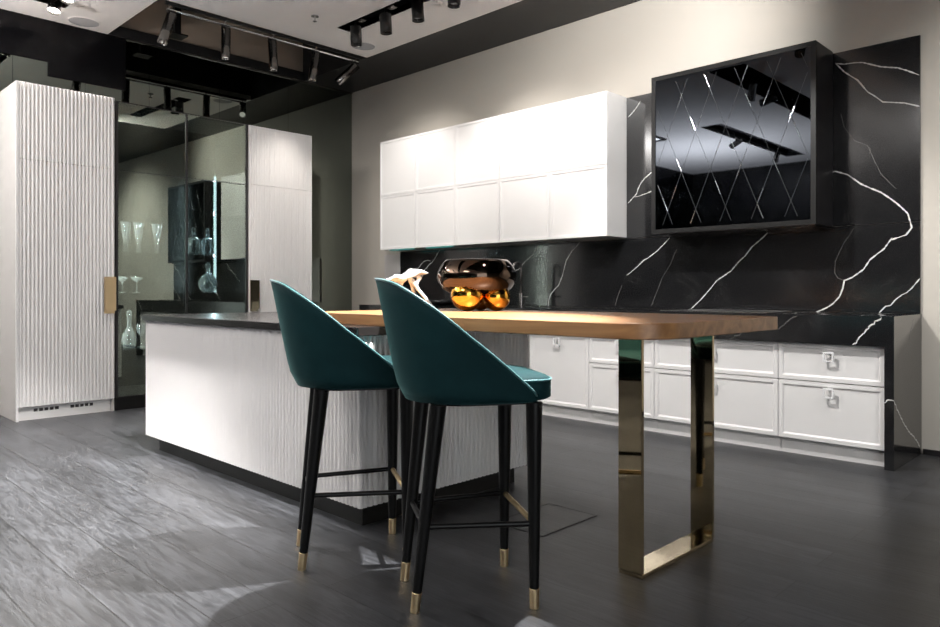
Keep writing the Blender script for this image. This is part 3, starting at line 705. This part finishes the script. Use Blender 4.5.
# ------------------------------------------------------------------ wall cabinets
UX0, UX1, UY, UZ0, UZ1, UR = -6.467, -3.424, 5.14, 1.531, 2.755, 2.137
ordn = ['leftmost', 'second from the left', 'middle', 'second from the right', 'rightmost']
w = (UX1 - UX0) / 5
M['led'] = emis('teal glow strip', (0.15, 0.75, 0.70), .16)
for i in range(5):
    x0 = UX0 + i * w; x1 = x0 + w
    t = thing('wall_cabinet', ((x0 + x1) / 2, UY + .15, UZ0), '%s of the five white two door wall cabinets' % ordn[i].capitalize().lower(), 'cabinet', 'white wall cabinets')
    bx(x0 + .001, x1 - .001, UY + .0205, YS - .002, UZ0 + .002, UZ1 - .002).build('carcass', M['lacquer' if i < 4 else 'lacquer'], t)
    for z0, z1 in ((UZ0, UR), (UR, UZ1)):
        shaker(t, x0, x1, z0, z1, UY, 'door', fr=.030, inset=.005, d=.019)
    if i < 2:
        o = bx(x0 + .1, x1 - .1, UY + .06, UY + .075, UZ0 - .006, UZ0 + .0018).build('light_strip', M['led'], t)

# ------------------------------------------------------------------ hood cabinet
HX0, HX1, HY, HZ0, HZ1 = -2.985, -1.740, 5.105, 1.520, 2.760
t = thing('range_hood', ((HX0 + HX1) / 2, 5.27, HZ0), 'black glass hood cabinet with cut rhombus lines hung on the marble slab', 'range hood')
b = bx(HX0, HX1, HY + .022, YS - .001, HZ0 + .001, HZ1); b.build('body', M['hoodside'] if 'hoodside' in M else M['darkgrey'], t, bevel=.002)
fr = MB(); q = .034
fr.box(HX0, HX1, HY, HY + .0215, HZ0, HZ0 + q); fr.box(HX0, HX1, HY, HY + .0215, HZ1 - q, HZ1)
fr.box(HX0, HX0 + q, HY, HY + .0215, HZ0 + q, HZ1 - q); fr.box(HX1 - q, HX1, HY, HY + .0215, HZ0 + q, HZ1 - q)
dr = fr.build('door', M['black'], t)
gx0, gx1, gz0, gz1 = HX0 + q + .0005, HX1 - q - .0005, HZ0 + q + .0005, HZ1 - q - .0005
gl = bx(gx0, gx1, HY + .005, HY + .012, gz0, gz1).build('glass_panel', M['bronzemirror'], dr)
b = MB(); sp_ = .235; sl = .40; W_, H_ = gx1 - gx0, gz1 - gz0
def cutline(xa, sgn):
    # x = xa + sgn*sl*(z-gz0), clipped
    lo, hi = gz0 + .03, gz1 - .03
    zs = []
    for z in (lo, hi):
        zs.append(z)
    for xb in (gx0 + .02, gx1 - .02):
        z = gz0 + (xb - xa) / (sgn * sl)
        if lo < z < hi: zs.append(z)
    zs = sorted(z for z in zs if gx0 + .019 <= xa + sgn * sl * (z - gz0) <= gx1 - .019)
    if len(zs) < 2 or zs[-1] - zs[0] < .1: return
    z0, z1 = zs[0], zs[-1]; n = max(1, int((z1 - z0) / .10))
    for i in range(n):
        a = z0 + (z1 - z0) * i / n; c = z0 + (z1 - z0) * (i + 1) / n
        xa0, xa1 = xa + sgn * sl * (a - gz0), xa + sgn * sl * (c - gz0)
        hot = (i * 3 + int(abs(xa) * 17)) % 5 == 0; ww = .0030 if hot else .0016  # these pieces carry the painted glint, brighter and wider
        y = HY + .005; tilt = random.uniform(-.0010, .0010)
        b.add([(xa0 - ww, y - .0002, a), (xa0 + ww, y - .0002, a), (xa1 + ww, y - .0002, c), (xa1 - ww, y - .0002, c),
               (xa0, y - .0016 , a), (xa1 + tilt, y - .0016, c)],
              [(0, 4, 5, 3), (4, 1, 2, 5), (0, 1, 4), (3, 5, 2)], 1 if hot else 0)
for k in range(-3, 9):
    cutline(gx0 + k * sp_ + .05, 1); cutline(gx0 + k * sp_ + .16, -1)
b.build('cut_lines', [M['etch'], M['etch_glint']], gl)
bx(HX0 + .05, HX1 - .03, HY + .05, YS - .02, HZ0 - .006, HZ0 + .0005).build('filter_panel', M['gun'], t)

# ------------------------------------------------------------------ things on the back counter
t = thing('induction_hob', (-2.36, 5.0, ZT), 'black induction hob with a bright steel edge under the hood', 'hob')
bx(-2.76, -1.97, 4.86, 5.30, ZT + .0005, ZT + .006).build('glass_top', M['black'], t)
for a in (4.852, 5.3005): bx(-2.765, -1.965, a, a + .0075, ZT + .0005, ZT + .009).build('steel_trim', M['steel'], t)
t = thing('kitchen_tap', (-4.42, 5.20, ZT), 'dark metal kitchen tap with side lever before the splashback', 'tap')
b = MB(); b.lathe([(.001, 0), (.03, 0), (.03, .01), (.022, .015), (.022, .13), (.001, .13)], (-4.42, 5.20, ZT), 20); b.build('base', M['darkgrey2'] if 'darkgrey2' in M else M['gun'], t, smooth=True)
pts = [(-4.42, 5.20, ZT + .13), (-4.42, 5.20, ZT + .36)] + [(-4.42 + .0, 5.20 - .055 + .055 * math.cos(a), ZT + .36 + .055 * math.sin(a)) for a in [R(20 * i) for i in range(1, 10)]] + [(-4.42, 5.09, ZT + .29)]
b = MB(); b.path(pts, .014, 12); b.build('spout', M['gun'], t, smooth='all')
b = MB(); b.tube((-4.398, 5.20, ZT + .095), (-4.33, 5.20, ZT + .095), .008); b.build('lever', M['gun'], t, smooth=True)
b = MB(); b.lathe([(.001, 0), (.09, 0), (.15, .02), (.17, .055), (.166, .057), (.145, .026), (.08, .008), (.001, .006)], (-5.40, 5.12, ZT + .0005), 36)
tag(b.build('shallow_bowl', M['blackmetal'], smooth='all'), 'shallow black bowl on the back worktop left of the tap', 'bowl')

# ------------------------------------------------------------------ floor box
t = thing('floor_box', (-2.115, 2.67, 0), 'square floor socket box with thin black frame beside the island', 'floor box')
X0, X1, Y0, Y1 = -2.262, -1.972, 2.462, 2.878; b = MB(); e = .009
b.box(X0, X1, Y0, Y0 + e, 0, .0025); b.box(X0, X1, Y1 - e, Y1, 0, .0025); b.box(X0, X0 + e, Y0 + e, Y1 - e, 0, .0025); b.box(X1 - e, X1, Y0 + e, Y1 - e, 0, .0025)
b.build('frame', M['black'], t)
bx(X0 + e, X1 - e, Y0 + e, Y1 - e, 0, .0015).build('lid', M['floor'], t)

# ------------------------------------------------------------------ ceiling fittings
def disc(x, y, r, label, m='grille'):
    t = thing('ceiling_speaker', (x, y, ZC), label, 'speaker', 'round ceiling speakers')
    b = MB(); b.lathe([(.001, -.004), (r * .94, -.004), (r * .94, 0), (.001, 0)], (x, y, ZC), 40); b.build('cloth', M[m], t, smooth=True)
    b = MB(); b.lathe([(r * .945, -.006), (r, -.006), (r, 0), (r * .945, 0)], (x, y, ZC), 40, closed=True); b.build('rim', M['ceil'], t, smooth=True)
disc(-7.25, 2.28, .135, 'round grey ceiling speaker at the top left corner of the white ceiling')
disc(-5.93, 4.50, .125, 'round grey ceiling speaker beside the first recessed spotlight')
t = thing('sprinkler', (-5.595, 3.699, ZC), 'small metal sprinkler head in the white ceiling', 'sprinkler')
b = MB(); b.lathe([(.001, -.006), (.035, -.006), (.035, 0), (.001, 0)], (-5.595, 3.699, ZC), 20); b.build('plate', M['steel'], t, smooth=True)
b = MB(); b.tube((-5.595, 3.699, ZC - .006), (-5.595, 3.699, ZC - .045), .008); b.lathe([(.001, -.05), (.02, -.05), (.02, -.046), (.001, -.046)], (-5.595, 3.699, ZC), 12); b.build('nozzle', M['steel'], t, smooth=True)

def spotlight(px, py, pz, hinge, aim, power, label, group, on=False, hm=None, length=.24, r=.042, col=(1, .93, .85), size=None, blend=.6, lr=.04):
    """hinge at (px,py,pz); head points along aim (unit-ish vector)"""
    t = thing('track_spotlight', (px, py, pz), label, 'spotlight', group)
    b = MB(); b.box(px - .018, px + .018, py - .035, py + .035, pz - .02, pz + .0); b.build('adapter', M['black'], t)
    h = Vector((px, py, pz - hinge)); a = Vector(aim).normalized()
    b = MB(); b.tube((px, py, pz - .02), h, .009, n=10); b.build('stem', M['black'], t, smooth=True)
    s = h - a * .03; e = h + a * length
    b = MB(); b.tube(s, e, r, r, 24, caps=False)
    b.tube(s, s + a * .001, r, r, 24); b.tube(e, e - a * .02, r - .001, r * .82, 24, caps=False)
    b.build('head', M[hm or 'headmetal'], t, smooth=True)
    b = MB(); b.tube(e - a * .021, e - a * .019, r * .82, r * .82, 20); b.build('lens', M['bulb'] if on else M['darklens'] if hm else M['bulb2'], t, smooth=True)
    if hm:
        b = MB(); b.box(px + .05, px + .13, py - .03, py + .03, ZC + .02, ZC + .045); b.build('driver', M['gun'], t)
    if power:
        p = e + a * .012
        lamp('SPOT', 'spot_light', p, p + a, power, col, t, spot_size=size or R(50), spot_blend=blend, shadow_soft_size=lr)
    return t
M['headmetal'] = mat('dark chrome spotlight body', (0.22, 0.21, 0.20), 0.22, metal=1.0)
# rail by the void
t = thing('light_rail', (-6.235, 3.65, 3.50), 'black and silver lighting rail along the edge of the white ceiling', 'rail')
b = MB(); b.box(-6.225, -6.20 - .002, 2.60, 4.68, 3.535, 3.564); b.build('channel', M['black'], t)
b = MB(); b.tube((-6.235, 2.62, 3.508), (-6.235, 4.66, 3.508), .010, n=12); b.build('rod', M['steel'], t, smooth=True)
for y in (2.64, 3.15, 3.64, 4.13, 4.62):
    b = MB(); b.tube((-6.235, y, 3.508), (-6.215, y, 3.54), .006, n=8); b.build('bracket', M['gun'], t, smooth=True)
railspots = [(2.66, (-.25, -.22, -.95)), (3.165, (.02, -.03, -1)), (3.64, (0.02, .05, -1)), (4.13, (-.14, -.09, -1)), (4.62, (-.70, -.40, -.60))]
rl = ['first spotlight on the ceiling rail, nearest the top left corner', 'second spotlight from the left on the ceiling rail', 'middle spotlight on the ceiling rail', 'fourth spotlight on the ceiling rail', 'last spotlight on the ceiling rail, tilted steeply near the wall corner']
for i, (y, a) in enumerate(railspots):
    spotlight(-6.235, y, 3.498, .05, a, (0, 34, 0, 26, 0)[i], rl[i], 'spotlights on the ceiling rail', length=.25, size=R(80), blend=1.0)
# slot before the wall cabinets
sl = ['leftmost spotlight in the ceiling slot over the wall cabinets', 'second spotlight in the ceiling slot over the wall cabinets', 'third spotlight in the ceiling slot over the wall cabinets', 'fourth spotlight in the ceiling slot, cut by the top edge of the view']
for i, (x, a, pw) in enumerate(((-5.52, (.0, .02, -1), 70), (-5.08, (-.35, .64, -.72), 0), (-4.65, (.10, .05, -1), 70), (-4.2, (-.1, .05, -1), 70))):
    aim = ((.03, .02, -1), (.05, .03, -1), (.08, .02, -1), (.06, -.04, -1))[i]
    t = spotlight(x, 4.10, ZC + .115, .16, aim, 0, sl[i], 'spotlights in the ceiling slot', length=.14, r=.053, hm='headblack')
    tgt = ((-5.95, 5.14, 2.1), None, (-4.45, 5.14, 2.05), (-3.1, 5.14, 1.9))[i]; h = Vector((x, 4.10, ZC - .045)) + Vector(aim).normalized() * .145
    if tgt: lamp('SPOT', 'spot_light', h, tgt, (42, 0, 52, 26)[i], (1, .95, .9), t, spot_size=R(84), spot_blend=1.0, shadow_soft_size=.03)
# fixed wallwash downlights behind the slot spots

# recessed spotlights by the mirror wall (lit lenses seen)
for i, x in enumerate((-6.84, -6.50)):
    spotlight(x, 1.93, ZC + .115, .12, ((.28, -.22, -1), (.25, -.20, -1))[i], (75, 0)[i],
              ('bright recessed spotlight at the top left edge of the view, left one', 'bright recessed spotlight at the top left edge of the view, right one')[i],
              'recessed spotlights by the mirror wall', on=True, length=.13, r=.05, size=R(110), blend=.7)

# ------------------------------------------------------------------ ceiling spots outside the view, some of them added for fill
def room_spot(loc, target, power, size, soft=.05, blend=.5, col=(1, .98, .955), lab=''):
    t = thing('ceiling_spotlight', loc, lab, 'spotlight')
    p = Vector(loc); a = (Vector(target) - p).normalized()
    b = MB(); b.tube(p, (p.x, p.y, ZC + .02), .009, n=8); b.tube(p - a * .1, p + a * .1, .045, n=20); b.build('head', M['headmetal'], t, smooth=True)
    lamp('SPOT', 'spot_light', p + a * .112, target, power, col, t, spot_size=size, spot_blend=blend, shadow_soft_size=soft)
room_spot((-1.55, 2.66, 3.45), (-2.85, 1.15, 0), 800, R(60), soft=.03, lab='black ceiling spotlight over the end of the oak table shining on the stools')
def lit(x, y, tgt, pw, size, lab, **k): room_spot((x, y, 3.42), tgt, pw, R(size), lab=lab, **k)
lit(-5.03, -.97, (-6.75, 2.2, 1.2), 42, 60, 'ceiling spotlight in the front slot aimed at the left fluted cabinet')
lit(-5.03, -2.6, (-4.6, .2, 0), 420, 40, 'ceiling spotlight in the front slot aimed at the floor')
lit(-3.6, 1.77, (-4.4, 1.1, 0), 480, 75, 'first spotlight in the black gap over the island, lighting the floor')
lit(-3.6, 1.29, (-6.75, 4.1, 1.7), 50, 60, 'second spotlight in the black gap over the island', blend=1.0)
lit(-2.6, 3.0, (-2.3, 4.9, .6), 150, 75, 'added ceiling spotlight before the base cabinets')  # extra spot, added to brighten the base cabinets
lit(-2.0, 3.4, (-3.2, 5.4, 3.0), 110, 85, 'added ceiling spotlight washing the beige wall over the hood', blend=.9)  # extra wash, added to lighten the wall over the hood
lit(.2, 3.6, (.2, 5.46, 1.6), 150, 100, 'added ceiling spotlight washing the right end of the beige wall', blend=.9)  # another added wash, for the right end of the wall

# uplighter added behind the viewpoint to brighten the ceiling
for (x, y), lab, pw in (((-5.9, -1.6), 'added uplighter lamp at the left behind the viewpoint', 560),):
    t = thing('added_uplighter', (x, y, 0), lab, 'added uplighter')
    b = MB(); b.lathe([(.001, 0), (.15, 0), (.15, .02), (.001, .025)], (x, y, 0), 28); b.build('base', M['black'], t, smooth=True)
    b = MB(); b.tube((x, y, .02), (x, y, 1.84), .012); b.build('pole', M['black'], t, smooth=True)
    b = MB(); b.lathe([(.012, 1.84), (.10, 1.86), (.17, 1.93), (.165, 1.93), (.095, 1.87), (.012, 1.85)], (x, y, 0), 32); b.build('lamp_shade', M['black'], t, smooth='all')
    lamp('SPOT', 'uplight_fill', (x, y, 1.93), (x, y, 3), pw, (1, .98, .96), t, spot_size=R(160), spot_blend=.6, shadow_soft_size=.12)

# luminous ceiling panels added out of view as soft fill light
for (x, y), lab, pw in (((-6.62, 0.15), 'added luminous ceiling panel near the mirror wall, left of the view', 34), ((-1.9, -1.2), 'added luminous ceiling panel right behind the viewpoint', 30)):
    t = thing('added_ceiling_panel', (x, y, ZC), lab, 'added fill panel')
    b = MB(); q = .62
    for k in (-1, 1):
        b.box(x + k * q - .02, x + k * q + .02, y - q - .02, y + q + .02, ZC - .03, ZC)
        b.box(x - q + .02, x + q - .02, y + k * q - .02, y + k * q + .02, ZC - .03, ZC)
    b.build('frame', M['black'], t)
    lamp('AREA', 'panel_fill', (x, y, ZC - .012), (x, y, 0), pw, (1, .975, .95), t, shape='SQUARE', size=1.18)
